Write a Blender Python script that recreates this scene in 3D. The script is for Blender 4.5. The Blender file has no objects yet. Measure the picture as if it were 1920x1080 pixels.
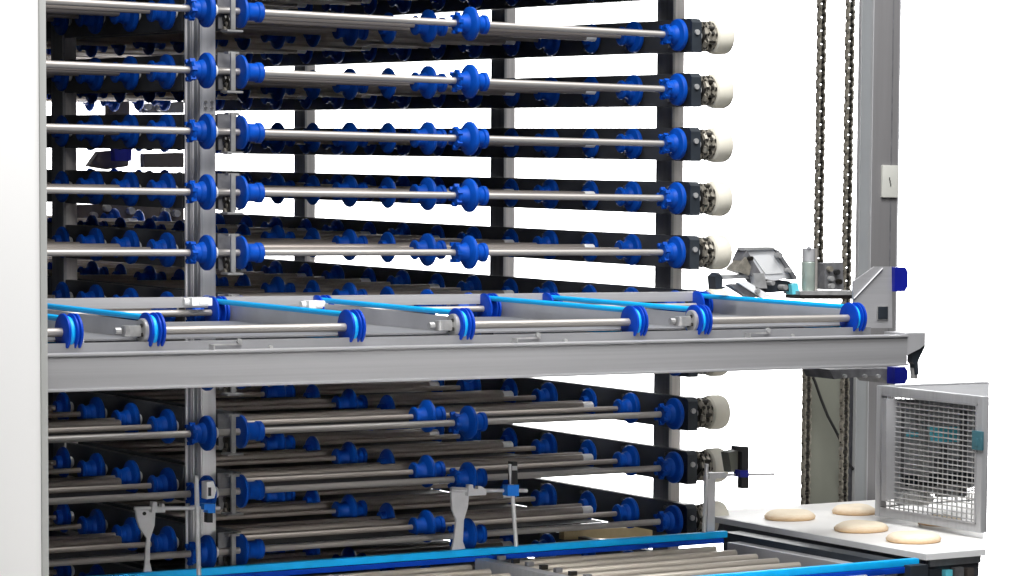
import bpy, bmesh, math, random
from mathutils import Vector, Matrix
random.seed(7)
S = bpy.context.scene
COL = S.collection

# ------------------------------------------------------------------ camera
CP = Vector((-4.26124, -9.48223, -0.69993)); YAW, PITCH, ROLL = -0.702384, -0.0744261, -0.0198528
FPX, PPX, PPY = 5652.41, 2008.31, 757.06          # focal length and principal point, in pixels of a 1920 wide frame
RM = Matrix.Rotation(YAW, 3, 'Z') @ Matrix.Rotation(PITCH, 3, 'X') @ Matrix.Rotation(ROLL, 3, 'Y')
cam = bpy.data.cameras.new('camera'); co = bpy.data.objects.new('camera', cam); COL.objects.link(co)
right, fwd, up = RM.col[0], RM.col[1], RM.col[2]
co.matrix_world = Matrix(((right[0], up[0], -fwd[0], CP[0]), (right[1], up[1], -fwd[1], CP[1]), (right[2], up[2], -fwd[2], CP[2]), (0, 0, 0, 1)))
cam.sensor_width = 36; cam.lens = FPX / 1920 * 36
cam.shift_x = -(PPX - 960) / 1920; cam.shift_y = (PPY - 540) / 1920
cam.clip_end = 200
S.camera = co
S.render.resolution_x, S.render.resolution_y = 1024, 576

def ray(u, v): return RM @ Vector(((u - PPX) / FPX, 1, -(v - PPY) / FPX))
def Py(u, v, Y): d = ray(u, v); return CP + d * ((Y - CP[1]) / d[1])
def Px(u, v, X): d = ray(u, v); return CP + d * ((X - CP[0]) / d[0])
def Pz(u, v, Z): d = ray(u, v); return CP + d * ((Z - CP[2]) / d[2])

# ------------------------------------------------------------------ world and lamps
w = bpy.data.worlds.new('World'); S.world = w; w.use_nodes = True
bg = w.node_tree.nodes['Background']; bg.inputs[0].default_value = (0.93, 0.96, 1, 1); bg.inputs[1].default_value = 0.05
S.view_settings.view_transform = 'Standard'; S.view_settings.look = 'None'
S.view_settings.exposure = 0.27
def area(name, loc, target, sx, sy, power, color=(1, 1, 1)):
    l = bpy.data.lights.new(name, 'AREA'); l.shape = 'RECTANGLE'; l.size = sx; l.size_y = sy; l.energy = power; l.color = color
    o = bpy.data.objects.new(name, l); COL.objects.link(o); o.location = loc
    o.rotation_euler = (Vector(target) - Vector(loc)).to_track_quat('-Z', 'Y').to_euler()
    return o
area('key_softbox', (-1.9, -5.8, 3.5), (0.4, -0.4, -0.9), 2.6, 2.0, 300, (1, 0.98, 0.95))
area('top_softbox', (1.5, -2.4, 3.2), (1.5, -0.9, -2.0), 4.5, 1.6, 330)
lf = area('added_front_fill', (-2.4, -9.9, -1.0), (0.7, 0.0, -2.25), 1.6, 0.8, 5.2, (1, 0.97, 0.93)); lf.data.spread = math.radians(17)  # unseen fill lamp, added to brighten the lower tiers
BC = CP + ray(960, 540) * 21.0                    # centre of the added white backdrop
BD = Vector((ray(960, 540)[0], ray(960, 540)[1], 0)).normalized()
for n, dz in (('backdrop_lamp_top', 3.4), ('backdrop_lamp_bottom', -3.4)):
    lo = BC - BD * 2.6; lo.z = BC.z + dz
    area(n, lo, (BC.x, BC.y, BC.z - dz * 0.05), 10, 0.5, 1500)  # unseen lamps added to light the backdrop to plain white

# ------------------------------------------------------------------ materials
def mat(name, color, rough=0.5, metal=0.0, var=0.0, scale=(8, 8, 8), bump=0.0, spec=0.5, rvar=0.0, coat=0.0, sss=0.0):
    m = bpy.data.materials.new(name); m.use_nodes = True
    nt = m.node_tree; b = nt.nodes['Principled BSDF']
    b.inputs['Roughness'].default_value = rough; b.inputs['Metallic'].default_value = metal
    b.inputs['Specular IOR Level'].default_value = spec
    b.inputs['Base Color'].default_value = (*color, 1)
    if coat: b.inputs['Coat Weight'].default_value = coat
    if var or bump or rvar:
        tc = nt.nodes.new('ShaderNodeTexCoord'); mp = nt.nodes.new('ShaderNodeMapping'); mp.inputs['Scale'].default_value = scale
        no = nt.nodes.new('ShaderNodeTexNoise'); no.inputs['Scale'].default_value = 1; no.inputs['Detail'].default_value = 5
        oi = nt.nodes.new('ShaderNodeObjectInfo'); ad = nt.nodes.new('ShaderNodeVectorMath'); ad.operation = 'ADD'
        mu = nt.nodes.new('ShaderNodeMath'); mu.operation = 'MULTIPLY'; mu.inputs[1].default_value = 37
        L = nt.links.new
        L(oi.outputs['Random'], mu.inputs[0]); L(tc.outputs['Object'], mp.inputs[0]); L(mp.outputs[0], ad.inputs[0]); L(mu.outputs[0], ad.inputs[1])
        L(ad.outputs[0], no.inputs['Vector'])
        if var:
            r = nt.nodes.new('ShaderNodeMapRange'); r.inputs['From Min'].default_value = 0.3; r.inputs['From Max'].default_value = 0.7
            r.inputs['To Min'].default_value = 1 - var; r.inputs['To Max'].default_value = 1 + var
            mx = nt.nodes.new('ShaderNodeVectorMath'); mx.operation = 'SCALE'; mx.inputs[0].default_value = color
            L(no.outputs['Fac'], r.inputs['Value']); L(r.outputs[0], mx.inputs['Scale']); L(mx.outputs[0], b.inputs['Base Color'])
        if rvar:
            r = nt.nodes.new('ShaderNodeMapRange'); r.inputs['To Min'].default_value = max(0.05, rough - rvar); r.inputs['To Max'].default_value = rough + rvar
            L(no.outputs['Fac'], r.inputs['Value']); L(r.outputs[0], b.inputs['Roughness'])
        if bump:
            bu = nt.nodes.new('ShaderNodeBump'); bu.inputs['Strength'].default_value = bump; bu.inputs['Distance'].default_value = 0.002
            L(no.outputs['Fac'], bu.inputs['Height']); L(bu.outputs[0], b.inputs['Normal'])
    return m
M = dict(
    steel=mat('brushed_shaft_steel', (0.45, 0.425, 0.40), 0.47, 0.6, 0.06, (3, 90, 90), 0.1, rvar=0.1),
    postd2=mat('dark_grey_frame_paint', (0.075, 0.078, 0.09), 0.5, 0, 0.15, (8, 8, 8)),
    rollerw=mat('warm_table_roller', (0.60, 0.55, 0.48), 0.42, 0.35, 0.06, (3, 60, 60), 0.08),
    tube=mat('dull_roller_tube', (0.36, 0.32, 0.29), 0.42, 0.5, 0.15, (3, 90, 90), 0.1),
    beam=mat('brushed_stainless_sheet', (0.44, 0.44, 0.455), 0.42, 0.3, 0.05, (1.5, 60, 160), 0.12, rvar=0.08),
    sheet=mat('folded_stainless_sheet', (0.50, 0.50, 0.52), 0.42, 0.3, 0.12, (6, 6, 6), 0.1, rvar=0.1),
    post=mat('anodised_aluminium', (0.46, 0.465, 0.48), 0.42, 0.2, 0.08, (60, 60, 2), 0.1, rvar=0.08),
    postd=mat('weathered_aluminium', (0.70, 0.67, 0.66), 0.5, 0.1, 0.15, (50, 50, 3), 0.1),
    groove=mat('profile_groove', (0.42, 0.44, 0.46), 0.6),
    rail=mat('anthracite_rail', (0.060, 0.064, 0.072), 0.5, 0.1, 0.25, (6, 3, 12), 0.2),
    block=mat('black_bearing_plastic', (0.022, 0.028, 0.036), 0.45, 0, 0.2, (20, 20, 20)),
    blue=mat('blue_plastic', (0.001, 0.062, 0.39), 0.48, 0, 0.15, (18, 18, 18), 0.08, spec=0.18, rvar=0.08),
    navy=mat('navy_plastic', (0.006, 0.012, 0.27), 0.35, 0, 0.1, (14, 14, 14)),
    pulley=mat('deep_blue_pulley_plastic', (0.002, 0.050, 0.44), 0.45, 0, 0.12, (20, 20, 20), 0.05, spec=0.2),
    belt=mat('cyan_belt', (0.0, 0.45, 0.97), 0.5, 0, 0.08, (20, 4, 20), 0.1),
    cream=mat('cream_nylon', (0.66, 0.63, 0.54), 0.5, 0, 0.04, (14, 14, 14)),
    white=mat('white_plastic', (0.83, 0.84, 0.85), 0.4, 0, 0.03, (10, 10, 10)),
    zinc=mat('zinc_plate', (0.42, 0.42, 0.42), 0.42, 0.4, 0.25, (25, 25, 25), 0.2),
    bflange=mat('bracket_steel', (0.26, 0.26, 0.26), 0.45, 0.3, 0.25, (25, 25, 25), 0.2),
    zincd=mat('dull_zinc_plate', (0.17, 0.17, 0.18), 0.5, 0.3, 0.25, (25, 25, 25), 0.2),
    chain_l=mat('chain_plate_steel', (0.27, 0.25, 0.21), 0.42, 0.4, 0.3, (60, 60, 60), 0.2),
    chain_d=mat('oiled_chain_pin', (0.02, 0.018, 0.015), 0.35, 0.3),
    black=mat('black_rubber', (0.015, 0.015, 0.016), 0.55),
    shadeside=mat('shaded_profile_side', (0.17, 0.175, 0.19), 0.45, 0.1, 0.2, (40, 40, 3)),  # painted shade for the unlit left faces of the posts
    olive=mat('grey_green_paint', (0.20, 0.205, 0.17), 0.55, 0, 0.05, (5, 5, 5)),
    board=mat('white_board_laminate', (0.90, 0.89, 0.87), 0.5, 0, 0.03, (5, 5, 5), 0.1),
    dough=mat('pale_dough', (0.80, 0.56, 0.34), 0.75, 0, 0.13, (45, 45, 45), 1.0, sss=0.1),
    crust=mat('floured_bread_crust', (0.86, 0.73, 0.54), 0.8, 0, 0.08, (30, 30, 30), 0.5),
    wire=mat('galvanised_wire', (0.58, 0.58, 0.58), 0.4, 0.55, 0.2, (30, 30, 30)),
    cyan=mat('cyan_cover_plastic', (0.14, 0.66, 0.80), 0.4, 0, 0.1, (20, 20, 20)),
    teal=mat('muted_teal_plastic', (0.06, 0.17, 0.21), 0.5),
    standm=mat('pale_stand_steel', (0.66, 0.66, 0.68), 0.4, 0.25, 0.08, (20, 20, 20), 0.1),
    tray=mat('tray_enamel', (0.60, 0.61, 0.63), 0.4, 0, 0.05, (12, 12, 12)),
    white2=mat('tray_inlay', (0.72, 0.73, 0.74), 0.4, 0, 0.05, (12, 12, 12)),
    floorm=mat('dull_trough_sheet', (0.26, 0.262, 0.275), 0.5, 0.3, 0.15, (5, 5, 5), 0.1),
    plate=mat('aged_label_plate', (0.55, 0.55, 0.51), 0.45, 0, 0.05),
    postl=mat('bright_aluminium_profile', (0.78, 0.78, 0.80), 0.42, 0.15, 0.06, (60, 60, 2), 0.1),
    brown=mat('brown_cast_housing', (0.10, 0.085, 0.08), 0.5, 0.1, 0.2, (6, 6, 6), 0.3),
    red=mat('red_plastic', (0.45, 0.05, 0.03), 0.5),
    card=mat('tan_board', (0.42, 0.33, 0.18), 0.7, 0, 0.15, (10, 10, 10)),
    glassy=mat('pale_green_cylinder_body', (0.36, 0.42, 0.38), 0.25, 0.2, 0.1, (20, 20, 20)),
    panel=mat('white_lacquer', (0.93, 0.93, 0.93), 0.6, 0, 0.01, (1, 1, 1)),
    mastm=mat('mast_profile', (0.225, 0.22, 0.225), 0.42, 0.25, 0.06, (40, 40, 2), 0.1),
    clip=mat('bright_blue_clip', (0.01, 0.20, 0.78), 0.45),
    edge=mat('grey_edge_trim', (0.46, 0.47, 0.46), 0.5, 0, 0.03, (30, 30, 2)),
    blank_sheet=mat('white_background_sheet', (0.92, 0.92, 0.92), 0.9, 0, 0.0),
)

def dough_material():                              # floured top, bare tan rim: a soft border along the height of the piece
    m = M['dough']; nt = m.node_tree; L = nt.links.new; b = nt.nodes['Principled BSDF']
    tc = nt.nodes.new('ShaderNodeTexCoord'); sx = nt.nodes.new('ShaderNodeSeparateXYZ'); L(tc.outputs['Generated'], sx.inputs[0])
    no = nt.nodes.new('ShaderNodeTexNoise'); no.inputs['Scale'].default_value = 7; no.inputs['Detail'].default_value = 6; L(tc.outputs['Generated'], no.inputs['Vector'])
    ad = nt.nodes.new('ShaderNodeMath'); ad.operation = 'MULTIPLY_ADD'; ad.inputs[1].default_value = 0.5; L(no.outputs['Fac'], ad.inputs[0]); L(sx.outputs['Z'], ad.inputs[2])
    cr = nt.nodes.new('ShaderNodeValToRGB'); L(ad.outputs[0], cr.inputs[0])
    e = cr.color_ramp.elements; e[0].position = .45; e[0].color = (.74, .52, .31, 1); e[1].position = 1.1; e[1].color = (.90, .79, .62, 1)
    L(cr.outputs[0], b.inputs['Base Color'])
dough_material()

# ------------------------------------------------------------------ mesh helpers
class MB:
    def __init__(s): s.v = []; s.f = []; s.mi = []; s.cur = 0
    def add(s, vs, fs):
        n = len(s.v); s.v += [tuple(v) for v in vs]; s.f += [tuple(i + n for i in f) for f in fs]; s.mi += [s.cur] * len(fs); return s
    def m(s, i): s.cur = i; return s
    def box(s, x0, x1, y0, y1, z0, z1, b=0.0):
        if b <= 0:
            return s.add([(x0, y0, z0), (x1, y0, z0), (x1, y1, z0), (x0, y1, z0), (x0, y0, z1), (x1, y0, z1), (x1, y1, z1), (x0, y1, z1)],
                         [(0, 3, 2, 1), (4, 5, 6, 7), (0, 1, 5, 4), (1, 2, 6, 5), (2, 3, 7, 6), (3, 0, 4, 7)])
        bm = bmesh.new(); bmesh.ops.create_cube(bm, size=1)
        for v in bm.verts: v.co = ((x0 + x1) / 2 + v.co.x * (x1 - x0), (y0 + y1) / 2 + v.co.y * (y1 - y0), (z0 + z1) / 2 + v.co.z * (z1 - z0))
        bmesh.ops.bevel(bm, geom=bm.edges[:], offset=b, segments=2, affect='EDGES', profile=0.7)
        bm.verts.index_update(); s.add([v.co[:] for v in bm.verts], [[v.index for v in f.verts] for f in bm.faces]); bm.free(); return s
    def prism(s, pts, axis, a, b):                 # polygon in the other two axes, extruded along axis from a to b
        n = len(pts)
        def P(p, t): return {'x': (t, p[0], p[1]), 'y': (p[0], t, p[1]), 'z': (p[0], p[1], t)}[axis]
        return s.add([P(p, a) for p in pts] + [P(p, b) for p in pts], [tuple(range(n))[::-1], tuple(range(n, 2 * n))] + [(i, (i + 1) % n, n + (i + 1) % n, n + i) for i in range(n)])
    def lathe(s, prof, seg=24, axis='x', c=(0, 0, 0)):   # prof: (along, radius)
        vs = []; fs = []
        for a, r in prof:
            for k in range(seg):
                t = 2 * math.pi * k / seg; p = r * math.cos(t), r * math.sin(t)
                v = {'x': (a, p[0], p[1]), 'y': (p[0], a, p[1]), 'z': (p[0], p[1], a)}[axis]
                vs.append((v[0] + c[0], v[1] + c[1], v[2] + c[2]))
        for i in range(len(prof) - 1):
            for k in range(seg):
                a, b = i * seg + k, i * seg + (k + 1) % seg; fs.append((a, b, b + seg, a + seg))
        fs.append(tuple(range(seg))[::-1]); fs.append(tuple(range((len(prof) - 1) * seg, len(prof) * seg)))
        return s.add(vs, fs)
    def rod(s, p, q, r, seg=12, r2=None):
        p = Vector(p); q = Vector(q); d = (q - p).normalized(); a = d.orthogonal().normalized(); b = d.cross(a); r2 = r if r2 is None else r2
        vs = [p + (a * math.cos(2 * math.pi * k / seg) + b * math.sin(2 * math.pi * k / seg)) * r for k in range(seg)] + \
             [q + (a * math.cos(2 * math.pi * k / seg) + b * math.sin(2 * math.pi * k / seg)) * r2 for k in range(seg)]
        return s.add(vs, [(k, (k + 1) % seg, seg + (k + 1) % seg, seg + k) for k in range(seg)] + [tuple(range(seg))[::-1], tuple(range(seg, 2 * seg))])
    def tube(s, pts, r, seg=8, closed=False):
        pts = [Vector(p) for p in pts]; n = len(pts); vs = []; fs = []; a = None
        for i, p in enumerate(pts):
            d = (pts[(i + 1) % n] - pts[i - 1]) if closed else (pts[min(i + 1, n - 1)] - pts[max(i - 1, 0)])
            d.normalize(); a = d.orthogonal() if a is None else (a - d * a.dot(d)); a.normalize(); b = d.cross(a)
            vs += [p + (a * math.cos(2 * math.pi * k / seg) + b * math.sin(2 * math.pi * k / seg)) * r for k in range(seg)]
        for i in range(n if closed else n - 1):
            for k in range(seg):
                j = (i + 1) % n; fs.append((i * seg + k, i * seg + (k + 1) % seg, j * seg + (k + 1) % seg, j * seg + k))
        if not closed: fs += [tuple(range(seg))[::-1], tuple(range((n - 1) * seg, n * seg))]
        return s.add(vs, fs)
    def mesh(s, name, *mats, angle=35):
        me = bpy.data.meshes.new(name); me.from_pydata(s.v, [], s.f)
        for m in mats: me.materials.append(M[m])
        if len(mats) > 1: me.polygons.foreach_set('material_index', s.mi)
        bm = bmesh.new(); bm.from_mesh(me); bmesh.ops.recalc_face_normals(bm, faces=bm.faces); bm.to_mesh(me); bm.free()
        me.polygons.foreach_set('use_smooth', [True] * len(me.polygons)); me.set_sharp_from_angle(angle=math.radians(angle)); me.update()
        return me
def ob(name, me, parent=None, loc=(0, 0, 0), label=None):
    o = bpy.data.objects.new(name, me); COL.objects.link(o); o.location = loc
    if parent is not None: o.parent = parent
    if label: o['label'] = label
    return o
def thing(name, label, cat, loc=(0, 0, 0), group=None, me=None):
    o = bpy.data.objects.new(name, me); COL.objects.link(o); o.location = loc; o['label'] = label; o['category'] = cat
    if group: o['group'] = group
    return o

# ------------------------------------------------------------------ white sheet added for the blank background
side = Vector((BD.y, -BD.x, 0)); c = BC + BD * 0.0
p = [c - side * 5.2, c + side * 5.2]
b = MB(); vs = []
for q in (p[0], p[1], p[1] + BD * 0.05, p[0] + BD * 0.05):
    vs += [(q.x, q.y, BC.z - 3.0), (q.x, q.y, BC.z + 3.0)]
b.add(vs, [(0, 2, 3, 1), (2, 4, 5, 3), (4, 6, 7, 5), (6, 0, 1, 7), (1, 3, 5, 7), (0, 6, 4, 2)])
bd = ob('backdrop', b.mesh('backdrop', 'blank_sheet')); bd['kind'] = 'structure'

# ------------------------------------------------------------------ roller tiers of the rack
PITCH_Z, ROWP = 0.2, 0.3033
XB, XC, XD = 0.120, 0.974, 1.8307
XL = -1.7
NROW = 20
hubA = [(-.060, .010), (-.060, .030), (-.055, .036), (-.050, .036), (-.046, .029), (-.030, .029), (-.026, .033), (-.014, .036), (-.010, .047), (-.008, .056), (-.004, .059),
        (.006, .059), (.010, .056), (.013, .047), (.018, .040), (.020, .022), (.020, .010)]
hubC = [(-.058, .010), (-.058, .030), (-.054, .035), (-.048, .035), (-.045, .028), (-.026, .029), (-.016, .036), (-.010, .054), (-.005, .059), (.005, .059), (.010, .054),
        (.016, .036), (.026, .029), (.045, .028), (.048, .034), (.060, .034), (.062, .029), (.062, .010)]
hubS = [(-.030, .010), (-.030, .024), (-.012, .027), (-.008, .052), (-.003, .057), (.003, .057), (.008, .052), (.012, .027), (.020, .024), (.020, .010)]
def slots(mb):                                     # drive dogs round the small end of the hub
    for k in range(6):
        t = k * math.pi / 3 + .3; y, z = .033 * math.cos(t), .033 * math.sin(t)
        mb.box(-.064, -.046, y - .006, y + .006, z - .006, z + .006)
    return mb
mA = slots(MB().lathe(hubA, 32)).mesh('flanged_pulley', 'blue')
mB = MB().lathe([(-.006, .012), (-.006, .050), (-.004, .056), (.004, .056), (.010, .046), (.016, .036), (.026, .030), (.052, .030), (.056, .034), (.070, .034), (.074, .030), (.074, .012)], 32)
mB = mB.mesh('flanged_pulley_mirrored', 'blue')
mC = slots(MB().lathe(hubC, 32)).mesh('double_hub_pulley', 'blue')
mS = MB().lathe(hubS, 20).mesh('slim_pulley', 'blue')
mA2 = MB().lathe(hubA, 20).mesh('flanged_pulley_far', 'blue')
mC2 = MB().lathe(hubC, 20).mesh('double_hub_pulley_far', 'blue')
mBush = MB().lathe([(-.006, .012), (-.006, .020), (.004, .020), (.007, .017), (.007, .012)], 20).mesh('bush', 'white')
mShaft = MB().rod((XL, 0, 0), (1.93, 0, 0), .0118, 14).mesh('shaft', 'steel')
mShaft2L = MB().rod((XL, 0, 0), (.02, 0, 0), .0095, 10).mesh('shaft_rear_left', 'tube')
mShaft2R = MB().rod((.135, 0, 0), (1.865, 0, 0), .0095, 10).mesh('shaft_rear_right', 'tube')
t = MB(); t.lathe([(.15, .006), (.15, .015), (.155, .017), (1.735, .017), (1.74, .015), (1.74, .006)], 14)
mTubeR = t.mesh('roller_right', 'tube')
mTubeR2 = MB().lathe([(.15, .006), (.15, .011), (1.84, .011), (1.84, .006)], 10).mesh('roller_thin', 'tube')
mShadeSheet = MB().box(.14, 1.70, .28, 4.2, -.026, -.022).mesh('tray', 'black'); mShadeSheetL = MB().box(XL, -.12, .28, 2.6, -.026, -.022).mesh('shade_sheet_left', 'black')  # black sheets that stand for the shade below the rods
mTubeL = MB().lathe([(XL, .006), (XL, .015), (-.115, .017), (-.11, .015), (-.11, .006)], 14).mesh('roller_left', 'tube')
mCap = MB().lathe([(-.03, .006), (-.03, .0178), (.012, .0178), (.015, .015), (.015, .006)], 14).mesh('end_cap', 'white')
LEN = 4.35
# side rails, with pressed lips and bolts
def rail_mesh(x0, x1, y0, y1, lip):
    m = MB().box(x0, x1, y0, y1, -.060, .060, .003)
    m.box(x0 + lip if lip < 0 else x1, x0 if lip < 0 else x1 + lip, y0, y1, .056, .060); m.box(x0 + lip if lip < 0 else x1, x0 if lip < 0 else x1 + lip, y0, y1, -.060, -.056)
    return m
mRailR = rail_mesh(1.875, 1.885, .03, LEN, .02).mesh('side_rail_right', 'rail')
mRailC = rail_mesh(.112, .120, .03, LEN, .015).mesh('centre_rail_right', 'rail')
mRailD = rail_mesh(.052, .060, .31, LEN, .015).mesh('centre_rail_left', 'rail')
b = MB()
for r in range(NROW):
    for dz in (-.038, .038): b.lathe([(-.006, .004), (-.006, .007), (0, .007)], 6, 'x', (0, r * ROWP + .12, dz))
mBolts = b.mesh('bolt_row', 'zincd')
pr = [(-.045, -.062), (.060, -.062), (.060, .062), (-.030, .062), (-.045, .047)]
m = MB().prism(pr, 'x', 1.864, 1.906); mBlock = m.mesh('bearing_block', 'block')
mBolt2 = MB().rod((1.885, -.052, .012), (1.885, -.044, .012), .010, 10).mesh('bolt', 'zinc')
def chainring(seed):
    rd = random.Random(seed); m = MB()
    m.m(0).lathe([(1.928, .01), (1.928, .036), (1.972, .036), (1.972, .01)], 18)
    for k in range(12):
        t = 2 * math.pi * k / 12 + rd.random() * .1; y, z = .046 * math.cos(t), .046 * math.sin(t)
        m.m(1); m.lathe([(1.930, .004), (1.930, .010), (1.970, .010), (1.970, .004)], 8, 'x', (0, y, z))
        t2 = t + math.pi / 12; y2, z2 = .046 * math.cos(t + math.pi / 6), .046 * math.sin(t + math.pi / 6)
        m.m(2)
        for x in ((1.932, 1.966) if k % 2 else (1.939, 1.959)):
            m.rod((x, y, z), (x, y2, z2), .0105, 6)
            m.rod((x - .002, y, z), (x + .002, y, z), .013, 8)
    return m.mesh('drive_chain_loop', 'chain_d', 'chain_d', 'chain_l')
mRing = [chainring(i) for i in range(3)]
mRoller = MB().lathe([(1.972, .012), (1.972, .055), (1.978, .062), (1.990, .065), (2.030, .065), (2.042, .060), (2.046, .050), (2.046, .018), (2.042, .014)], 36).mesh('guide_roller', 'cream')
mWash = MB().lathe([(1.908, .008), (1.908, .018), (1.914, .021), (1.924, .021), (1.928, .016), (1.928, .008)], 18).mesh('washer', 'white')
# grey bearing bracket between the two bays
m = MB().box(.046, .100, .014, .022, -.020, .062, .002); m.box(.050, .096, .016, .022, -.060, -.020, .001)
mBrk = m.mesh('bracket_plate', 'zincd')
m = MB().box(.056, .072, -.068, -.058, -.064, .062, .002); m.box(.040, .096, -.074, -.020, -.072, -.065, .002); m.box(.050, .088, -.060, -.030, .056, .064)
mBrk2 = m.mesh('bracket_flange', 'bflange')
m = MB()
for k in range(6):
    t = math.pi * (0.75 + k * .22); y, z = -.02 + .0 * k, 0
    m.m(k % 2); m.lathe([(.060 + (k % 3) * .006, .003), (.060 + (k % 3) * .006, .011), (.088, .011), (.088, .003)], 8, 'x', (0, .002 + .006 * math.cos(t), -.034 + .030 * math.sin(t + .5)))
m.m(0); m.lathe([(.068, .01), (.068, .026), (.080, .026), (.080, .01)], 14, 'x', (0, -.004, -.040))
mBrk3 = m.mesh('chain_tensioner', 'chain_d', 'chain_l')

ordinals = {0: 'topmost roller tier, only its dark rail and cream roller rim showing',
            1: 'uppermost roller tier whose blue pulleys and cream guide roller are fully in view',
            2: 'second fully seen roller tier of the rack counted from the top, seen from slightly below',
            3: 'third fully seen roller tier from the top, white gaps above and below it',
            4: 'fourth fully seen roller tier from the top of the rack, nearly edge-on to the eye',
            5: 'lowest complete roller tier above the lift carriage, behind the white tilted tray\'s level',
            6: 'roller tier directly behind the cyan belts of the lift carriage, mostly hidden',
            7: 'roller tier hidden behind the wide steel carriage beam, its cream roller peeping out below',
            8: 'first roller tier below the steel carriage beam, its rods seen from above',
            9: 'second roller tier below the steel carriage beam, level with the black sensor at the right',
            10: 'third roller tier below the steel beam, just above the long cyan edge belt',
            11: 'bottom roller tier of the rack, almost wholly behind the cyan edge belt of the table'}
for L in range(0, 12):
    rd = random.Random(L)
    t = thing('roller_tier', ordinals[L], 'roller conveyor tier', (0, 0, -PITCH_Z * L), 'roller tiers stacked in the tall rack')
    ob('side_rail', mRailR, t); ob('side_rail', mRailC, t); ob('side_rail', mRailD, t); ob('bolt_row', mBolts, t, (1.875, 0, 0))['kind'] = 'stuff'
    ob('bearing_block', mBlock, t); ob('bolt', mBolt2, t)
    s = ob('shaft', mShaft, t)
    def pul(me, x, par, name='pulley'):
        o = ob(name, me, par, (x, 0, 0)); o.rotation_euler = (rd.uniform(-3, 3), 0, 0); return o
    pul(mA, 0, s); pul(mB, XB, s); pul(mC, XC, s); pul(mA, XD, s); ob('bush', mBush, s, (.028, 0, 0))
    ob('washer', mWash, s); rg = ob('drive_chain_loop', mRing[L % 3], t); rg.rotation_euler = (rd.uniform(0, 6), 0, 0)
    ob('guide_roller', mRoller, t)
    bp = ob('bearing_bracket', mBrk, t); ob('bracket_flange', mBrk2, bp); ob('chain_tensioner', mBrk3, bp)
    for r in range(1, NROW):
        small = (r % 2 == 0)
        y = r * ROWP
        s = ob('shaft', mShaft2R, t, (0, y, 0))
        pul(mS if small else mC2, XC, s); pul(mS if small else mA2, XD, s)
        if r < 8:
            s2 = ob('shaft', mShaft2L, t, (0, y, 0)); pul(mS if small and r != 2 else mA2, -.005, s2); ob('bush', mBush, s2, (.022, 0, 0))
        for q in (((.10, .20) if L < 6 and r > 3 else ()) if r % 2 == 0 else (.15,)):
            ro = ob('roller', mTubeR if r % 2 else mTubeR2, t, (0, y + q, 0))
            if r % 2: ob('end_cap', mCap, ro, (1.738, 0, 0))
            if r < 8: ro = ob('roller', mTubeL, t, (0, y + q, 0))
    if L > 5:
        ob('tray', mShadeSheet, t); ob('tray', mShadeSheetL, t)  # shade between the lower rods, added as black sheets; no real tray

# ------------------------------------------------------------------ rack posts
def post(label, x0, y0, dy, z0, z1, mm, dx=.048, dark=False):
    t = thing('rack_post', label, 'post', (x0, y0, z0), 'upright posts of the tall rack')
    H = z1 - z0
    body = MB().box(0, dx, 0, dy, 0, H, .002); ob('profile', body.mesh('profile', mm), t)
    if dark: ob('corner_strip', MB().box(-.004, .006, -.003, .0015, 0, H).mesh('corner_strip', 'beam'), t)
    if dark: ob('shaded_side', MB().box(-.003, 0, .002, dy, 0, H).mesh('shaded_side', 'shadeside'), t); return t  # dark strip paints the shade of the left face
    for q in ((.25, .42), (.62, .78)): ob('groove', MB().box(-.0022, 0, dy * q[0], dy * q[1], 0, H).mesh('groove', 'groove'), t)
    for a in (.02, .46, .56, .86): ob('rib', MB().box(-.005, 0, dy * a, dy * (a + .06), 0, H).mesh('rib', mm), t)
    return t
pA = post('light grey aluminium post with vertical grooves between the two bays at the front', .050, .145, .140, -2.9, .35, 'postl')
g = MB().rod((0, -.006, 0), (0, 0, 0), .005, 8).mesh('bolt', 'zinc')
for zz in (-.52, -.50, -.545):
    for xx in (.012, .034): ob('bolt', g, pA, (xx, 0, zz + 2.9))
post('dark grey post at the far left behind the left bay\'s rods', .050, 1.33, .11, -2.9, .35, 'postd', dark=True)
post('front right post, grey, its left side coloured as shade, behind the cream guide rollers', 1.935, .19, .11, -2.9, .35, 'postd', dark=True)
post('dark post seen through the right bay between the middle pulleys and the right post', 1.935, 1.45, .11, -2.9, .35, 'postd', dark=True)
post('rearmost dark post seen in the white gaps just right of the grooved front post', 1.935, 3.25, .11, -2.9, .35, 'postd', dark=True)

rf = thing('light_blocker', 'unseen dark sheet added above the rack to block top light', 'light blocker', (-1.8, -.08, .352))  # unseen blocker, added to keep lamp light out of the rack
ob('deck', MB().box(0, 3.82, 0, 6.4, 0, .02, .002).mesh('deck', 'rail'), rf)
ob('blocker_lip', MB().box(0, 3.82, -.02, 0, -.16, .03, .002).mesh('blocker_lip', 'rail'), rf)

# ------------------------------------------------------------------ lift carriage with cyan belts
YF, ZP = -1.1, -1.191
BL = .95
car = thing('lift_carriage', 'wide stainless lift carriage with navy pulleys and cyan belts in front of the rack', 'lift carriage', (0, YF, ZP))
def cz(u, v, Y): p = Py(u, v, Y); return p.x, p.z - ZP
zt = -.062; zb = -.160
XE = 2.005
m = MB()
m.box(-1.6, XE, -.10, -.06, zb, zt, .004)
ob('beam', m.mesh('beam', 'beam'), car)
m = MB().box(-1.6, XE, -.106, -.04, zt - .001, zt + .006, .002); m.box(-1.6, XE, -.108, -.102, zb - .002, zb + .006, .002)
ob('beam_lip', m.mesh('beam_lip', 'beam'), car)
m = MB().prism([(XE - .01, zb + .03), (XE + .055, zb + .055), (XE + .078, zb + .07), (XE + .078, zt + .012), (XE - .01, zt + .012)], 'y', -.098, .02)
ob('end_bracket', m.mesh('end_bracket', 'sheet'), car)
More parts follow.
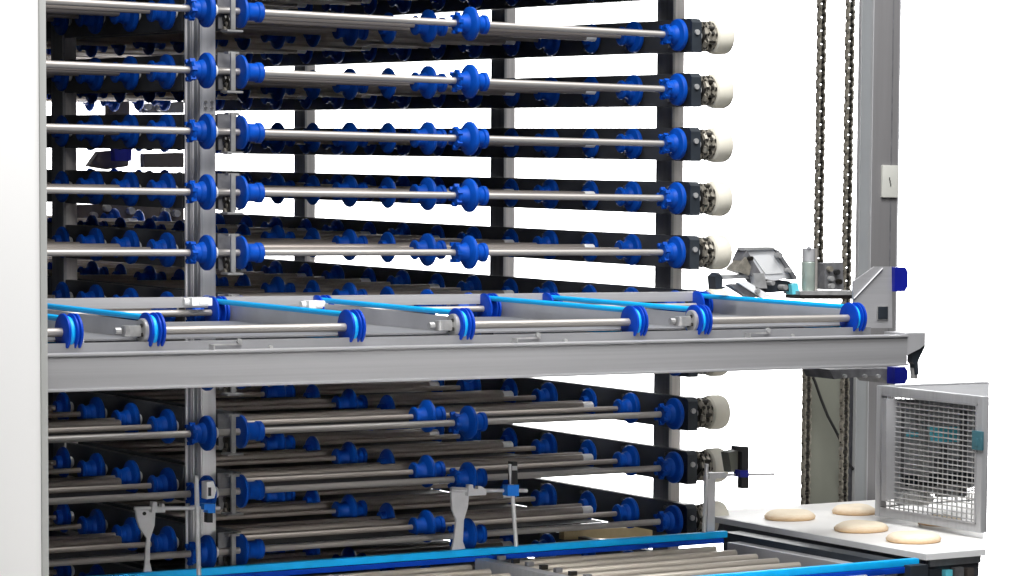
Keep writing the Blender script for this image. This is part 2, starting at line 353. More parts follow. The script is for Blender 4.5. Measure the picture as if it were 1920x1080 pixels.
m = MB().prism([(XE + .078, zt + .012), (XE + .084, zt + .012), (XE + .084, zb + .06), (XE + .065, zb + .03), (XE + .055, zb + .01), (XE + .058, zb - .035), (XE + .044, zb - .035), (XE + .040, zb + .0), (XE + .030, zb + .01), (XE + .030, zb + .052), (XE + .055, zb + .052), (XE + .078, zb + .07)], 'y', -.09, -.06)
ob('hook', m.mesh('hook', 'block'), car)
m = MB().rod((XE + .050, -.075, zb - .05), (XE + .050, -.075, zb - .012), .012, 12); ob('hook_tip', m.mesh('hook_tip', 'zinc'), car)
# cross trough behind the beam
m = MB().box(-1.6, 1.90, -.030, -.020, -.16, -.030, .002); m.box(-1.6, 1.9, -.056, -.030, -.066, -.060)
ob('cross_member', m.mesh('cross_member', 'floorm'), car)
m = MB().box(-1.6, 1.9, BL + .02, BL + .05, .015, .050, .004); ob('rear_beam', m.mesh('rear_beam', 'beam'), car)
m = MB().box(-1.6, 1.9, .058, BL - .058, -.030, -.025); ob('tray_floor', m.mesh('tray_floor', 'floorm'), car)
# pulleys
R = .0535
def groove_prof():
    return [(-.023, .012), (-.023, R - .003), (-.021, R), (-.0155, R), (-.0135, R - .003), (-.013, R - .026), (.0015, R - .026), (.002, R - .003), (.0035, R), (.007, R), (.0085, R - .003),
            (.009, R - .008), (.0125, R - .008), (.013, R - .003), (.0145, R), (.020, R), (.022, R - .003), (.023, R - .02), (.023, .012)]
mP = MB().lathe(groove_prof(), 40).mesh('grooved_pulley', 'pulley')
def belt_mesh(x):
    pts = []; r = R - .0165
    for k in range(13): t = -math.pi / 2 - math.pi * k / 12; pts.append((x, math.cos(t) * r, -math.sin(t) * r * -1))
    fr = [(x, math.cos(t) * r, math.sin(t) * r) for t in [math.radians(270 - 15 * k) for k in range(13)]]       # round the front pulley, bottom to top
    bk = [(x, BL + math.cos(t) * r, math.sin(t) * r) for t in [math.radians(90 - 15 * k) for k in range(13)]]
    return MB().tube(fr + bk, .0088, 10, True).mesh('belt', 'belt')
mBelt = belt_mesh(-.0060)
mShF = MB().rod((0, 0, 0), (.60, 0, 0), .0125, 16).mesh('drive_shaft', 'steel')
mShB = MB().rod((0, 0, 0), (.60, 0, 0), .0105, 14).mesh('idler_shaft', 'steel')
m = MB().prism([(-.017, -.14), (BL + .02, -.14), (BL + .02, .022), (BL - .04, .026), (.03, .025), (-.008, .018), (-.017, .0)], 'x', 0, .006)
mPl = m.mesh('side_plate', 'sheet')
m = MB()
m.lathe([(-.035, .004), (-.035, .033), (-.032, .036), (-.0235, .036), (-.0235, .004)], 28)
ob_boss = m.mesh('bearing_boss', 'zinc')
m = MB()
for k in range(4):
    t = k * math.pi / 2 + .6; m.rod((-.038, .019 * math.cos(t), .019 * math.sin(t)), (-.034, .019 * math.cos(t), .019 * math.sin(t)), .006, 8)
mBb = m.mesh('boss_bolt', 'chain_d')
m = MB().box(-.090, -.035, -.012, .012, -.016, .016, .005); m.rod((-.082, -.016, -.014), (-.082, -.016, .016), .009, 10); m.rod((-.112, 0, .0), (-.095, 0, 0), .011, 10)
mArm = m.mesh('tension_arm', 'zinc')
m = MB().box(0, .10, -.004, 0, 0, .004); m.rod((.09, -.01, .012), (.09, 0, .012), .008, 8); m.box(0, .004, -.03, 0, -.03, .004); m.rod((.19, -.008, -.008), (.19, 0, -.008), .006, 8)
mTab = m.mesh('fixing_tab', 'zinc')
mods = [(-.661, -.03), (.341, .97), (1.217, 1.846)]
for x0, x1 in [(-1.55, -.906)] + mods:
    for x, lead in ((x0, True), (x1, False)):
        bp = ob('belt', mBelt, car, (x, 0, 0))
        p1 = ob('pulley', mP, car, (x, 0, 0)); ob('pulley', mP, car, (x, BL, 0))
        if lead:
            ob('bearing_boss', ob_boss, p1); ob('boss_bolt', mBb, p1); ob('tension_arm', mArm, p1)
    ob('side_plate', mPl, car, (x0 + .034 + .004 - .085 + .03, 0, 0)); ob('side_plate', mPl, car, (x1 + .030, 0, 0))
    ob('drive_shaft', mShF, car, (x0 + .03, 0, 0)); ob('idler_shaft', mShB, car, (x0 + .03, BL, 0))
    ob('fixing_tab', mTab, car, (x0 + .16, -.034, -.045))
# small light fixtures on the rear beam
for u, v in ((372, 566), (590, 571)):
    x, z = cz(u, v, YF + BL - .02)
    m = MB().box(-.035, .035, -.03, .02, -.012, .014, .004); m.rod((-.05, 0, 0), (-.035, 0, 0), .012, 10); m.box(-.01, .02, -.032, -.03, -.006, .006)
    ob('clamp', m.mesh('clamp', 'white'), car, (x, BL - .02, z))
# end plate on the right with guide blocks
pl = [(1605, 615), (1600, 560), (1600, 528), (1640, 500), (1672, 500), (1673, 615)]
pts = [cz(u, v, YF + .10) for u, v in pl]
m = MB().prism(pts, 'y', .10, .108); ob('end_plate', m.mesh('end_plate', 'beam'), car)
a = cz(1600, 560, YF + .10); b2 = cz(1654, 503, YF + .10); m = MB().rod((a[0], .097, a[1]), (b2[0], .097, b2[1]), .003, 6)
h0 = cz(1645, 575, YF + .10); h1 = cz(1663, 598, YF + .10)
ob('stiffener', m.mesh('stiffener', 'sheet'), car)
m = MB().box(h0[0], h1[0], .094, .099, h1[1], h0[1], .002); ob('slot', m.mesh('slot', 'block'), car)
m = MB().box(h0[0] - .003, h1[0] + .003, .096, .0995, h1[1] - .003, h0[1] + .003, .001); ob('slot_frame', m.mesh('slot_frame', 'zinc'), car)
for (v0, v1) in ((501, 546), (688, 719)):
    x0, z1 = cz(1673, v0, YF + .10); x1, z0 = cz(1697, v1, YF + .10)
    m = MB().prism([(x0, z0), (x1 - .012, z0), (x1, z0 + .018), (x1, z1 - .015), (x1 - .012, z1), (x0, z1)], 'y', .085, .13)
    ob('guide_block', m.mesh('guide_block', 'navy'), car)
pts = [cz(u, v, YF + .16) for u, v in [(1545, 692), (1672, 690), (1672, 716), (1655, 718), (1640, 702), (1555, 710)]]
m = MB().prism(pts, 'y', .13, .30); ob('under_bracket', m.mesh('under_bracket', 'zincd'), car)
for u in (1582, 1620, 1645):
    x, z = cz(u, 705, YF + .13); ob('bolt', MB().rod((x, .118, z), (x, .132, z), .007, 8).mesh('bolt', 'zinc'), car)

# ------------------------------------------------------------------ feed head on the carriage, right of the rack
fh = thing('feed_head', 'small grey mechanism with a white tilted tray behind the carriage\'s right end', 'machine head', (2.05, -.35, -1.15))
F0 = Vector((2.05, -.35, -1.15)); YH = -.35
def fz(u, v, Y=YH): p = Py(u, v, Y); return p.x - F0.x, p.z - F0.z
def fprism(name, px, y0, y1, mm, Y=YH):
    return ob(name, MB().prism([fz(u, v, Y) for u, v in px], 'y', y0, y1).mesh(name, mm), fh)
fprism('tray', [(1392, 468), (1446, 466), (1482, 520), (1450, 526), (1412, 520)], -.01, .02, 'tray')
fprism('tray_recess', [(1408, 480), (1440, 478), (1464, 512), (1432, 514)], -.013, -.0095, 'white2')
fprism('tray_top_edge', [(1390, 469), (1446, 467), (1446, 463), (1392, 464)], -.02, .03, 'zinc')
fprism('tray_rim', [(1446, 466), (1455, 470), (1490, 522), (1482, 524)], -.02, .03, 'zincd')
fprism('tray_edge', [(1384, 488), (1394, 468), (1432, 530), (1420, 540)], -.02, .04, 'zincd')
fprism('knuckle', [(1368, 506), (1390, 482), (1400, 500), (1396, 516)], -.03, .03, 'chain_l')
fprism('link_arm', [(1340, 516), (1396, 514), (1400, 522), (1338, 524)], -.015, .015, 'zinc')
fprism('pivot', [(1332, 518), (1340, 511), (1346, 520), (1346, 536), (1358, 540), (1334, 542)], -.03, .02, 'block')
fprism('strut', [(1362, 534), (1376, 532), (1420, 556), (1400, 558)], -.02, .02, 'zincd')
fprism('white_slide', [(1376, 530), (1394, 528), (1440, 556), (1420, 558)], -.03, -.0, 'white')
fprism('lower_arm', [(1425, 520), (1480, 527), (1492, 545), (1440, 549)], 0, .05, 'block')
fprism('bearing', [(1404, 512), (1424, 512), (1430, 540), (1408, 540)], -.03, -.005, 'zinc')
fprism('blue_connector', [(1478, 533), (1490, 530), (1494, 550), (1480, 552)], -.02, .02, 'cyan')
for u, v, r in ((1452, 478, .010), (1470, 506, .009), (1410, 545, .010), (1398, 484, .008), (1438, 530, .009), (1462, 538, .010)):
    x, z = fz(u, v); ob('bolt', MB().rod((x, -.04, z), (x, .02, z), r, 10).mesh('bolt', 'zinc' if r > .0085 else 'chain_d'), fh)
x, z = fz(1515, 545); x2, z2 = fz(1515, 490)
m = MB().lathe([(z, .010), (z, .022), (z + .01, .025), (z2 - .004, .025), (z2, .022), (z2, .01)], 24, 'z', (x, 0, 0)); ob('cylinder_body', m.mesh('cylinder_body', 'glassy'), fh)
x3, z3 = fz(1515, 466)
m = MB().lathe([(z2, .010), (z2, .024), (z3, .024), (z3, .01)], 16, 'z', (x, 0, 0)); m.rod((x - .012, -.02, z3), (x - .012, -.02, z3 + .008), .008, 10); ob('cylinder_head', m.mesh('cylinder_head', 'post'), fh)
m = MB().rod((x + .033, 0, z), (x + .033, 0, z3), .008, 10); ob('cylinder_rod', m.mesh('cylinder_rod', 'steel'), fh)
fprism('base_plate', [(1486, 545), (1600, 545), (1600, 552), (1486, 552)], -.05, .06, 'zinc')
fprism('base_rail', [(1490, 553), (1600, 553), (1600, 560), (1490, 560)], -.03, .06, 'brown')
fprism('valve_block', [(1546, 494), (1580, 492), (1582, 543), (1546, 543)], .0, .06, 'zincd')
for k, (u, v) in enumerate(((1553, 504), (1566, 510), (1555, 522), (1570, 528), (1556, 536))):
    x, z = fz(u, v); ob('fitting', MB().rod((x, -.02, z), (x, .0, z), .010, 10).mesh('fitting', ('chain_l', 'black', 'zinc', 'chain_d', 'zinc')[k]), fh)

# ------------------------------------------------------------------ lift mast
YM = .20
a = Py(1612, 0, YM); b1 = Py(1640, 0, YM); c1 = Py(1686, 0, YM); d1 = Py(1694, 0, YM)
mx0 = Py(1640, 0, YM).x; mx1 = Py(1692, 0, YM).x
mast = thing('lift_mast', 'tall grey aluminium lift column with a pale label plate, right of the two chains', 'column', (mx0, YM, -2.6))
dyM = None
lo, hi = YM, YM + 1
pL = Px(1612, 0, mx0); dyM = pL.y - YM
m = MB().box(0, mx1 - mx0 - .012, 0, dyM, 0, 3.1, .003); ob('profile', m.mesh('profile', 'mastm'), mast)
m = MB().box(mx1 - mx0 - .012, mx1 - mx0, .006, dyM - .01, 0, 3.1, .002); ob('edge_strip', m.mesh('edge_strip', 'post'), mast)
m = MB().box(-.004, 0, 0.0, .012, 0, 3.1, .001); m.box(-.004, 0, dyM - .02, dyM, 0, 3.1); ob('side_rib', m.mesh('side_rib', 'post'), mast)
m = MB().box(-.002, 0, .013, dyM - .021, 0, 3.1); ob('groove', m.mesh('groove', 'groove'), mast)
m = MB().box((mx1 - mx0) * .66, (mx1 - mx0) * .70, -.002, 0, 0, 3.1); ob('front_groove', m.mesh('front_groove', 'zincd'), mast)
p0 = Py(1651, 370, YM); p1 = Py(1682, 310, YM)
m = MB().box(p0.x - mx0, p1.x - mx0, -.012, 0, p0.z + 2.6, p1.z + 2.6, .004); lp = ob('label_plate', m.mesh('label_plate', 'plate'), mast)
m = MB()
for k in range(3): m.box(p0.x - mx0 + .032 + k * .003, p0.x - mx0 + .036 + k * .003, -.0135, -.012, (p0.z + p1.z) / 2 + 2.6 + .004 - k * .012, (p0.z + p1.z) / 2 + 2.6 + .012 - k * .012 + .004)
ob('printed_mark', m.mesh('printed_mark', 'black'), lp)

# grey green duct behind the chains
YD = .34
z0 = -2.6
q0 = Py(1514, 945, YD); q1 = Py(1582, 945, YD); q2 = Py(1510, 640, YD)
duct = thing('cable_duct', 'tall grey green sheet metal duct between the lower runs of the two chains', 'cable duct', (q0.x, YD, z0))
Wd = q1.x - q0.x
m = MB().box(0, Wd, 0, .03, 0, q2.z - z0, .003); ob('casing', m.mesh('casing', 'olive'), duct)
m = MB().box(Wd + .013, Wd + .055, .004, .012, 0, q2.z - z0, .002); ob('side_strip', m.mesh('side_strip', 'postd2'), duct)
m = MB().box(Wd, Wd + .012, -.012, .03, 0, q2.z - z0, .002); m.box(-.012, 0, -.012, .03, 0, q2.z - z0, .002); ob('side_flange', m.mesh('side_flange', 'olive'), duct)
cabp = [Py(u, v, YD - .05) for u, v in ((1516, 690), (1528, 715), (1540, 750), (1552, 780), (1566, 806), (1576, 826), (1580, 850), (1590, 868), (1600, 880))]
cb = thing('hanging_cable', 'thin black cable hanging slantwise across the grey green duct', 'cable', (0, 0, 0), None,
           MB().tube(cabp, .006, 8).mesh('hanging_cable', 'black'))

# ------------------------------------------------------------------ roller chains
linkA = MB(); linkB = MB()
def plate(mb, x, hw, z0, z1):
    mb.prism([(-hw * .6, z0), (hw * .6, z0), (hw, z0 + .006), (hw * .85, (z0 + z1) / 2), (hw, z1 - .006), (hw * .6, z1), (-hw * .6, z1), (-hw, z1 - .006), (-hw * .85, (z0 + z1) / 2), (-hw, z0 + .006)], 'x', x - .0022, x + .0022)
CPI = .0262
for mb, xo in ((linkA, .0115), (linkB, .0165)):
    mb.m(0); plate(mb, -xo, .011, -.008, CPI + .008); plate(mb, xo, .011, -.008, CPI + .008)
    mb.m(1); mb.rod((-xo, 0, 0), (xo, 0, 0), .0105, 8); mb.rod((-xo - .004, 0, 0), (xo + .004, 0, 0), .004, 6)
linkA = linkA.mesh('link_inner', 'chain_l', 'chain_d'); linkB = linkB.mesh('link_outer', 'chain_l', 'chain_d')
def chain(label, u, v, Y, z0, z1, grp='roller chains of the lift'):
    p = Py(u, v, Y); t = thing('roller_chain', label, 'chain', (p.x, p.y, z0), grp)
    n = int((z1 - z0) / CPI)
    for i in range(n): 
        o = ob('link', linkA if i % 2 else linkB, t, (random.uniform(-.001, .001), 0, i * CPI)); o.rotation_euler = (0, 0, math.radians(12))
    return t
zc = Py(1535, 490, .25).z
chain('steel roller chain hanging free on the left, above the carriage, clear of the mast', 1537, 300, .25, zc, .35)
chain('roller chain down the left edge of the grey green duct below the carriage', 1512, 800, .25, -2.6, Py(1512, 640, .25).z)
chain('steel roller chain hanging closest to the left side of the grey mast', 1590, 300, .22, -2.6, .35)

# ------------------------------------------------------------------ belt table at the bottom
ZT = -2.0
YB1, YB2 = -.40, -1.385
tb = thing('roller_table', 'low conveyor table with steel rollers between two long cyan edge belts', 'conveyor', (0, 0, ZT))
X1, X2 = 1.80, 1.93
m = MB()
pts = [(-1.6, YB1 - .012), (X1 - .16, YB1 - .012), (X1, YB1 - .02), (X1, YB1 + .02), (-1.6, YB1 + .02)]
def edge_belt(xe, y, name):
    m = MB().box(-1.6, xe, y - .014, y + .014, -.018, .006, .005); return ob(name, m.mesh(name, 'belt'), tb)
edge_belt(1.80, YB1, 'belt'); edge_belt(1.92, YB2, 'belt')
m = MB().box(-1.6, 1.78, YB1 - .02, YB1 + .02, -.036, -.019, .003); ob('belt_guide', m.mesh('belt_guide', 'pulley'), tb)
m = MB().box(-1.6, 1.92, YB2 - .018, YB2 + .018, -.040, -.019, .003); ob('belt_guide', m.mesh('belt_guide', 'pulley'), tb)
m = MB().box(1.855, 1.93, YB2 - .05, YB1 + .10, -.10, -.012, .004); ob('end_rail', m.mesh('end_rail', 'block'), tb)
m = MB().box(1.80, 1.853, YB2 + .02, YB1 - .01, -.11, -.035, .003); ob('roller_support', m.mesh('roller_support', 'sheet'), tb)
mR = MB().lathe([(0, .006), (0, .011), (.003, .013), (.827, .013), (.83, .011), (.83, .006)], 20).mesh('table_roller', 'rollerw')
mEnd = MB().lathe([(-.03, .003), (-.03, .007), (0, .007)], 10).mesh('axle_end', 'zinc')
for k in range(16):
    y = YB1 - .10 - k * .13
    if y < YB2 - .55: break
    for x0 in (-1.10, -.12, .86):
        if x0 < 0 and k > 12: continue
        r = ob('roller', mR, tb, (x0 + .0, y, -.045)); ob('axle_end', mEnd, r); 
mS1 = MB().box(0, .045, YB2 + .02, YB1 - .02, -.11, -.025, .003).mesh('support_rail', 'post')
mS2 = MB().box(0, .07, YB2 + .02, YB1 - .02, -.16, -.05, .003).mesh('support_rail_dark', 'block')
for x in (.72, -.26): ob('support_rail', mS1, tb, (x + .05, 0, 0)); ob('support_rail', mS2, tb, (x - .02, 0, -.02))
for k in range(10):
    ob('spring_clip', MB().box(.775, .80, -.01, .01, -.028, -.012, .003).mesh('spring_clip', 'chain_d' if k % 2 else 'zincd'), tb, (.045, YB1 - .09 - k * .093, 0))
m = MB().box(-1.6, 1.80, YB2 + .03, YB1 - .03, -.12, -.11); ob('drip_pan', m.mesh('drip_pan', 'brown'), tb)

# ------------------------------------------------------------------ white transfer board with dough pieces
ZB = -1.985
bx0 = 1.975; byF = YB2 + .02; byR = .10
bx1 = Py(1846, 1030, byF).x
board = thing('transfer_board', 'white board carrying pale round dough pieces at the bottom right', 'board', (bx0, byF, ZB))
WB = .86
cr = Pz(1845, 1003, ZB); WB, CY = cr.x - bx0, cr.y - byF
XR = Py(1848, 925, byR).x - bx0
fx = bx1 - bx0
print('board front right x', bx1, 'fx', fx)
m = MB().prism([(0, 0), (fx, 0), (WB, CY), (XR, byR - byF), (0, byR - byF)], 'z', -.018, 0); ob('top', m.mesh('top', 'board'), board)
m = MB().prism([(-.008, -.008), (fx, -.008), (fx, 0), (0, 0), (0, byR - byF), (-.008, byR - byF)], 'z', -.022, -.001); ob('edge_trim', m.mesh('edge_trim', 'white'), board)
m = MB().prism([(.02, .03), (fx, .03), (WB - .02, CY), (XR - .05, byR - byF - .02), (.02, byR - byF - .02)], 'z', -.10, -.0225); ob('under_frame', m.mesh('under_frame', 'postd2'), board)
ob('front_strip', MB().box(.03, fx, .018, .029, -.05, -.023, .002).mesh('front_strip', 'post'), board)
for k, (xa, wa, mm) in enumerate(((.02, .05, 'block'), (.09, .03, 'cyan'), (.13, .04, 'zincd'), (.185, .03, 'brown'))):
    ob('drive_cover', MB().box(xa, xa + wa, .005, .029, -.097, -.058 - .006 * (k % 2), .003).mesh('drive_cover', mm), board)
def dough(label, u, v, w_px, seed):
    p = Pz(u, v, ZB + .006); rd = random.Random(seed)
    r = w_px / 2 / 480
    bm = []; seg = 40; fs = []; rings = [(.0, 1.0), (.28, 1.0), (.55, .97), (.78, .85), (.92, .62), (1.0, .33), (.97, .10), (.88, 0)]
    ph = [rd.uniform(0, 6) for _ in range(4)]; H = .034
    for i, (rr, hh) in enumerate(rings):
        for k in range(seg):
            t = 2 * math.pi * k / seg
            wob = 1 + .03 * math.sin(2 * t + ph[0]) + .02 * math.sin(3 * t + ph[1]) + .008 * math.sin(7 * t + ph[2])
            h = H * hh * (1 + .06 * math.sin(3 * t + ph[3]) * rr) - (.004 * (1 - rr) if rr < .5 else 0)
            bm.append((r * rr * wob * math.cos(t), r * rr * wob * math.sin(t), h))
        if i:
            for k in range(seg): a = (i - 1) * seg + k; b = (i - 1) * seg + (k + 1) % seg; fs.append((a, b, b + seg, a + seg))
    fs.append(tuple(range((len(rings) - 1) * seg, len(rings) * seg)))
    mb = MB(); mb.add(bm, fs); me = mb.mesh('dough_piece', 'dough', angle=80)
    return thing('dough_piece', label, 'dough piece', (p.x, p.y, ZB), 'flat round dough pieces on the white board', me)
dough('pale flat dough round farthest left on the white board', 1481, 970, 93, 1)
dough('pale dough round at the board\'s rear edge beside the column foot', 1602, 960, 84, 2)
dough('pale dough round in the middle of the board, just left of the mesh guard\'s foot', 1614, 992, 95, 3)
dough('dough round nearest the viewer, in front of the mesh guard\'s lower rail', 1714, 1012, 94, 4)
dough('dough round half seen through the bottom of the mesh guard', 1762, 980, 80, 5)

# ------------------------------------------------------------------ mesh guard
gR = Pz(1640, 968, ZB + .02); gF = Pz(1838, 1000, ZB + .02)
gx = gR.x; yR_ = gR.y
gF = Px(1838, 1000, gx); yF_ = gF.y
gzb = ZB + .022; gtop = Px(1640, 722, gx).z
print('guard', gx, yR_, yF_, gzb, gtop, Px(1838, 752, gx).z, gF.z)
gd = thing('mesh_guard', 'grey framed wire mesh guard standing on the white board at the right', 'guard', (gx, yF_, gzb))
GL = yR_ - yF_; GH = gtop - gzb; fw = .029
for nm, a in (('frame_stile', (0, .03, 0, fw, 0, GH)), ('frame_stile', (0, .03, GL - fw, GL, 0, GH)), ('frame_rail', (0.001, .029, fw, GL - fw, 0, fw)), ('frame_rail', (0.001, .029, fw, GL - fw, GH - fw, GH))):
    ob(nm, MB().box(*a, .003).mesh(nm, 'post'), gd)
for nm, a in (('inner_lip', (-.004, .004, fw, fw + .006, fw, GH - fw)), ('inner_lip', (-.004, .004, GL - fw - .006, GL - fw, fw, GH - fw)), ('inner_lip', (-.003, .004, fw, GL - fw, fw, fw + .006)), ('inner_lip', (-.003, .004, fw, GL - fw, GH - fw - .006, GH - fw))):
    ob(nm, MB().box(*a).mesh(nm, 'beam'), gd)
nh, nv = 23, 20
mH = MB().rod((0.010, fw, 0), (0.010, GL - fw, 0), .0026, 6).mesh('horizontal_wire', 'wire'); mV = MB().rod((0.016, 0, fw), (0.016, 0, GH - fw), .0026, 6).mesh('vertical_wire', 'wire')
for i in range(nh): ob('wire', mH, gd, (0, 0, fw + (GH - 2 * fw) * (i + .7) / nh))
for i in range(nv): ob('wire', mV, gd, (0, fw + (GL - 2 * fw) * (i + .5) / nv, 0))
# roof rails and rear face of the guard going right
GX2 = Py(1846, 722, yR_).x - gx
m = MB().box(.03, GX2, GL - fw, GL, GH - fw, GH, .003); ob('rear_top_rail', m.mesh('rear_top_rail', 'post'), gd)
for k in range(5):
    yy = GL * (k + .5) / 5; gx2 = Px(1846, 740, gx).x
m = MB().prism([(.03, fw * .2), (.03, GL - fw), (GX2, GL - fw)], 'z', GH - .010, GH - .004); ob('roof_sheet', m.mesh('roof_sheet', 'postd2'), gd)
nh2 = 12
b = MB()
mH2 = MB().rod((.03, GL - .02, 0), (GX2, GL - .02, 0), .0030, 6).mesh('rear_wire', 'wire')
for i in range(nh2): ob('wire', mH2, gd, (0, 0, fw + (GH - 2 * fw) * (i + .2) / nh2))
for i in range(8): ob('wire', MB().rod((0, GL - .012, fw), (0, GL - .012, GH - fw), .003, 6).mesh('rear_vertical_wire', 'wire'), gd, (.04 + (GX2 - .05) * i / 7, 0, 0))
# machine inside the guard
cx = gx + .12; cyy = yF_ + GL * .5
mc = thing('guarded_drive', 'grey drive unit with a cyan cover seen through the wire mesh guard', 'drive unit', (cx, cyy, gzb))
def cxz(u, v, Y): p = Py(u, v, Y); return p.x - cx, p.z - gzb
def cp_(name, px, Y, d, mm):
    return ob(name, MB().prism([cxz(u, v, Y) for u, v in px], 'y', Y - cyy, Y - cyy + d).mesh(name, mm), mc)
YG = yF_ + GL * .80
cp_('back_housing', [(1662, 748), (1832, 752), (1832, 912), (1662, 938)], yR_ - .11, .03, 'sheet')
cp_('cyan_cover', [(1745, 801), (1799, 800), (1799, 829), (1752, 829)], yF_ + GL * .60, .02, 'cyan')
cp_('cyan_tab', [(1704, 811), (1722, 811), (1722, 819), (1704, 819)], YG, .02, 'cyan')
cp_('upper_frame', [(1690, 754), (1730, 755), (1730, 765), (1690, 763)], YG, .02, 'zinc')
cp_('lower_shelf', [(1692, 893), (1828, 885), (1828, 900), (1700, 912)], YG, .06, 'block')
cp_('roller_end', [(1690, 936), (1696, 922), (1740, 920), (1752, 936), (1740, 948), (1696, 948)], YG, .05, 'white')
cp_('dark_gap', [(1724, 905), (1828, 897), (1828, 904), (1724, 914)], YG - .03, .02, 'black')
for k, (u0, v0, u1, v1, mm) in enumerate(((1728, 780, 1742, 935, 'zinc'), (1770, 835, 1776, 925, 'zincd'), (1805, 770, 1813, 930, 'zincd'), (1690, 770, 1696, 900, 'zincd'), (1750, 860, 1800, 876, 'zincd'), (1700, 850, 1735, 862, 'block'), (1758, 915, 1810, 932, 'zinc'), (1700, 880, 1722, 890, 'block'))):
    cp_('drive_part', [(u0, v1), (u1, v1), (u1, v0), (u0, v0)], YG - .01 + k * .006, .02, mm)
px = Px(1836, 826, gx - .004)
m = MB().box(-.012, 0, -.028, .028, -.034, .034, .004); m.box(-.016, -.012, -.010, .010, -.020, .010, .002)
ob('latch', m.mesh('latch', 'teal'), gd, (0, fw * .55, px.z - gzb))

# ------------------------------------------------------------------ sensor stands on the rear belt edge
YS = YB1 + .02
def stand(label, u, parts, name='sensor_stand'):
    base = Py(u, 1035, YS); t = thing(name, label, 'sensor stand', (base.x, YS, ZT), 'sensor stands along the rear cyan belt')
    def q(uu, vv, dy=0): p = Py(uu, vv, YS + dy); return p.x - base.x, p.z - ZT
    for nm, kind, args, y0, y1, mm in parts:
        if kind == 'p': me = MB().prism([q(a, b, y0) for a, b in args], 'y', y0, y1)
        elif kind == 'r':
            (a, b, r) = args; A = q(*a, y0); B = q(*b, y1); me = MB().rod((A[0], y0, A[1]), (B[0], y0, B[1]), r, 12)
        elif kind == 'c': A = q(*args[0], y0); me = MB().rod((A[0], y0, A[1]), (A[0], y1, A[1]), args[1], 12)
        ob(nm, me.mesh(nm, mm), t)
    return t
stand('flared pale bracket with horizontal arm and tall thin rod at the lower left', 275, [
    ('bracket', 'p', [(268, 1086), (272, 1060), (276, 1010), (262, 990), (257, 974), (254, 950), (258, 950), (292, 952), (290, 985), (282, 1010), (281, 1055), (290, 1086)], -.01, .0, 'standm'),
    ('arm', 'r', ((252, 953), (412, 953), .0065), -.02, -.02, 'standm'),
    ('clamp_bolt', 'p', [(285, 961), (310, 961), (310, 952), (308, 945), (304, 945), (303, 951), (296, 951), (294, 941), (287, 941)], -.035, -.012, 'standm'),
    ('hole', 'c', ((271, 963), .006), -.012, -.0095, 'black'),
    ('rod', 'r', ((368, 892), (373, 1078), .0075), -.035, -.035, 'standm'),
    ('clip', 'p', [(383, 945), (404, 945), (404, 962), (390, 962), (390, 956), (383, 956)], -.05, -.015, 'clip'),
    ('sensor', 'p', [(388, 904), (400, 902), (406, 918), (402, 934), (388, 936)], -.05, -.01, 'white'),
    ('sensor_lens', 'p', [(391, 914), (396, 914), (396, 930), (391, 930)], -.053, -.05, 'block'),
    ('cable_gland', 'p', [(389, 962), (399, 962), (399, 980), (389, 980)], -.045, -.02, 'black')])
stand('flared pale bracket in front of the middle pulleys, with arm and blue clip', 860, [
    ('bracket', 'p', [(846, 1036), (851, 1015), (856, 975), (848, 955), (846, 915), (850, 913), (880, 915), (878, 950), (870, 975), (868, 1015), (874, 1032)], -.01, .0, 'standm'),
    ('arm', 'r', ((846, 919), (988, 920), .0065), -.02, -.02, 'standm'),
    ('clamp_bolt', 'p', [(878, 930), (912, 928), (912, 918), (903, 912), (897, 912), (896, 917), (888, 917), (887, 909), (880, 909)], -.035, -.012, 'standm'),
    ('rod', 'r', ((957, 870), (968, 1024), .0075), -.035, -.035, 'standm'),
    ('clip', 'p', [(952, 910), (973, 909), (973, 930), (952, 930)], -.05, -.015, 'clip'),
    ('sensor', 'p', [(961, 866), (970, 866), (971, 908), (961, 908)], -.05, -.02, 'black'),
    ('sensor_cap', 'p', [(961, 874), (970, 874), (970, 882), (961, 882)], -.053, -.05, 'post')])
stand('twin upright bracket with arm and tall black sensor in front of the right cream rollers', 1325, [
    ('rod', 'r', ((1325, 870), (1320, 998), .0075), -.03, -.03, 'standm'),
    ('bracket', 'p', [(1326, 996), (1328, 893), (1332, 886), (1342, 886), (1340, 996)], -.01, .02, 'standm'),
    ('arm', 'r', ((1326, 891), (1452, 889), .0050), -.02, -.02, 'standm'),
    ('clamp_block', 'p', [(1330, 898), (1362, 896), (1362, 886), (1330, 887)], -.03, -.01, 'standm'),
    ('sensor_housing', 'p', [(1366, 849), (1390, 843), (1398, 846), (1396, 882), (1372, 886)], -.02, .03, 'olive'),
    ('sensor', 'p', [(1378, 836), (1404, 838), (1404, 848), (1392, 848), (1392, 916), (1401, 916), (1404, 862), (1404, 838)][:3] + [(1404, 916), (1390, 916), (1391, 847), (1378, 844)], -.045, -.02, 'black'),
    ('clip', 'p', [(1388, 882), (1404, 882), (1404, 895), (1388, 895)], -.055, -.012, 'navy')])

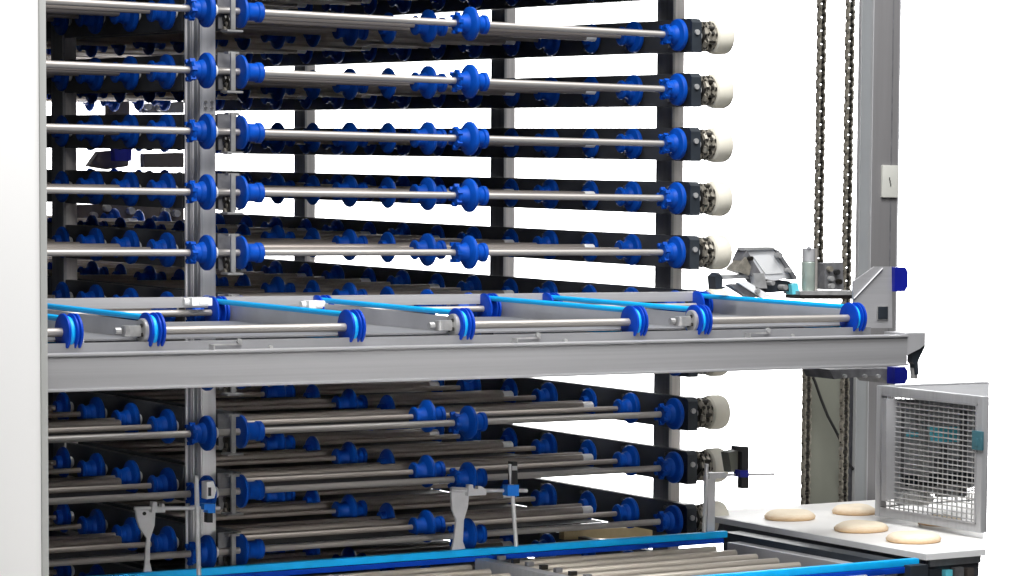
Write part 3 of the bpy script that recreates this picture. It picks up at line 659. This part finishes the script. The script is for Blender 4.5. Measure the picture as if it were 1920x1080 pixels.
# ------------------------------------------------------------------ things behind the rack
YQ = 5.2
def bq(u, v, Y=YQ): p = Py(u, v, Y); return p.x, p.z
mt = thing('rear_drive_motor', 'brown geared motor glimpsed through the gap behind the left bay', 'motor', (0, 0, 0))
def bp2(name, px, mm, d=.05, Y=YQ): return ob(name, MB().prism([bq(u, v, Y) for u, v in px], 'y', Y, Y + d).mesh(name, mm), mt)
bp2('motor_housing', [(166, 312), (186, 284), (245, 280), (240, 312), (200, 318)], 'brown')
bp2('terminal_box', [(214, 276), (248, 276), (246, 302), (216, 302)], 'navy', .05, YQ - .1)
bp2('gearbox', [(270, 288), (345, 286), (345, 314), (270, 314)], 'brown')
bp2('top_flange', [(204, 188), (243, 188), (243, 216), (204, 216)], 'brown')
bp2('support_frame', [(262, 196), (345, 190), (345, 212), (268, 212)], 'zincd')
bp2('lower_frame', [(140, 384), (345, 380), (345, 425), (140, 425)], 'brown')
for i, (u, v) in enumerate(((175, 404), (245, 395), (262, 405), (310, 396), (292, 412), (200, 390), (330, 400), (276, 200), (300, 202))):
    x, z = bq(u, v, YQ - .02); ob('fitting', MB().rod((x, YQ - .04, z), (x, YQ, z), .018, 10).mesh('fitting', 'zinc'), mt)

YT = .75
pt = thing('parts_tray', 'tan board strip with small red and white parts glimpsed under the lowest visible tier', 'tray', (0, 0, 0))
def pq(name, px, mm, Y=YT, d=.04): return ob(name, MB().prism([(lambda p: (p.x, p.z))(Py(u, v, Y)) for u, v in px], 'y', Y, Y + d).mesh(name, mm), pt)
pq('board_strip', [(1058, 1012), (1058, 994), (1225, 988), (1225, 1008)], 'card')
for k, (u, v, mm) in enumerate(((985, 984, 'black'), (1000, 984, 'card'), (1014, 983, 'red'), (1031, 981, 'red'), (1047, 980, 'card'), (1062, 979, 'black'), (1078, 978, 'card'))):
    pq('small_part', [(u, v + 6), (u, v - 4), (u + 11, v - 4), (u + 11, v + 6)], mm, YT - .05 if False else YT)

# ------------------------------------------------------------------ white panel with grey edge, standing in for the blank left margin
e0 = Py(75, 540, -1.45); e1 = Py(88, 540, -1.45)
sp = thing('margin_panel', 'tall white panel with a thin grey edge closing off the machine\'s left side', 'panel', (e0.x, -1.45, -2.9))
ob('panel_sheet', MB().box(-1.2, 0, 0, .04, 0, 3.4, .002).mesh('panel_sheet', 'panel'), sp)
ob('edge_strip', MB().box(.0005, e1.x - e0.x, -.004, .044, 0, 3.4, .002).mesh('edge_strip', 'edge'), sp)
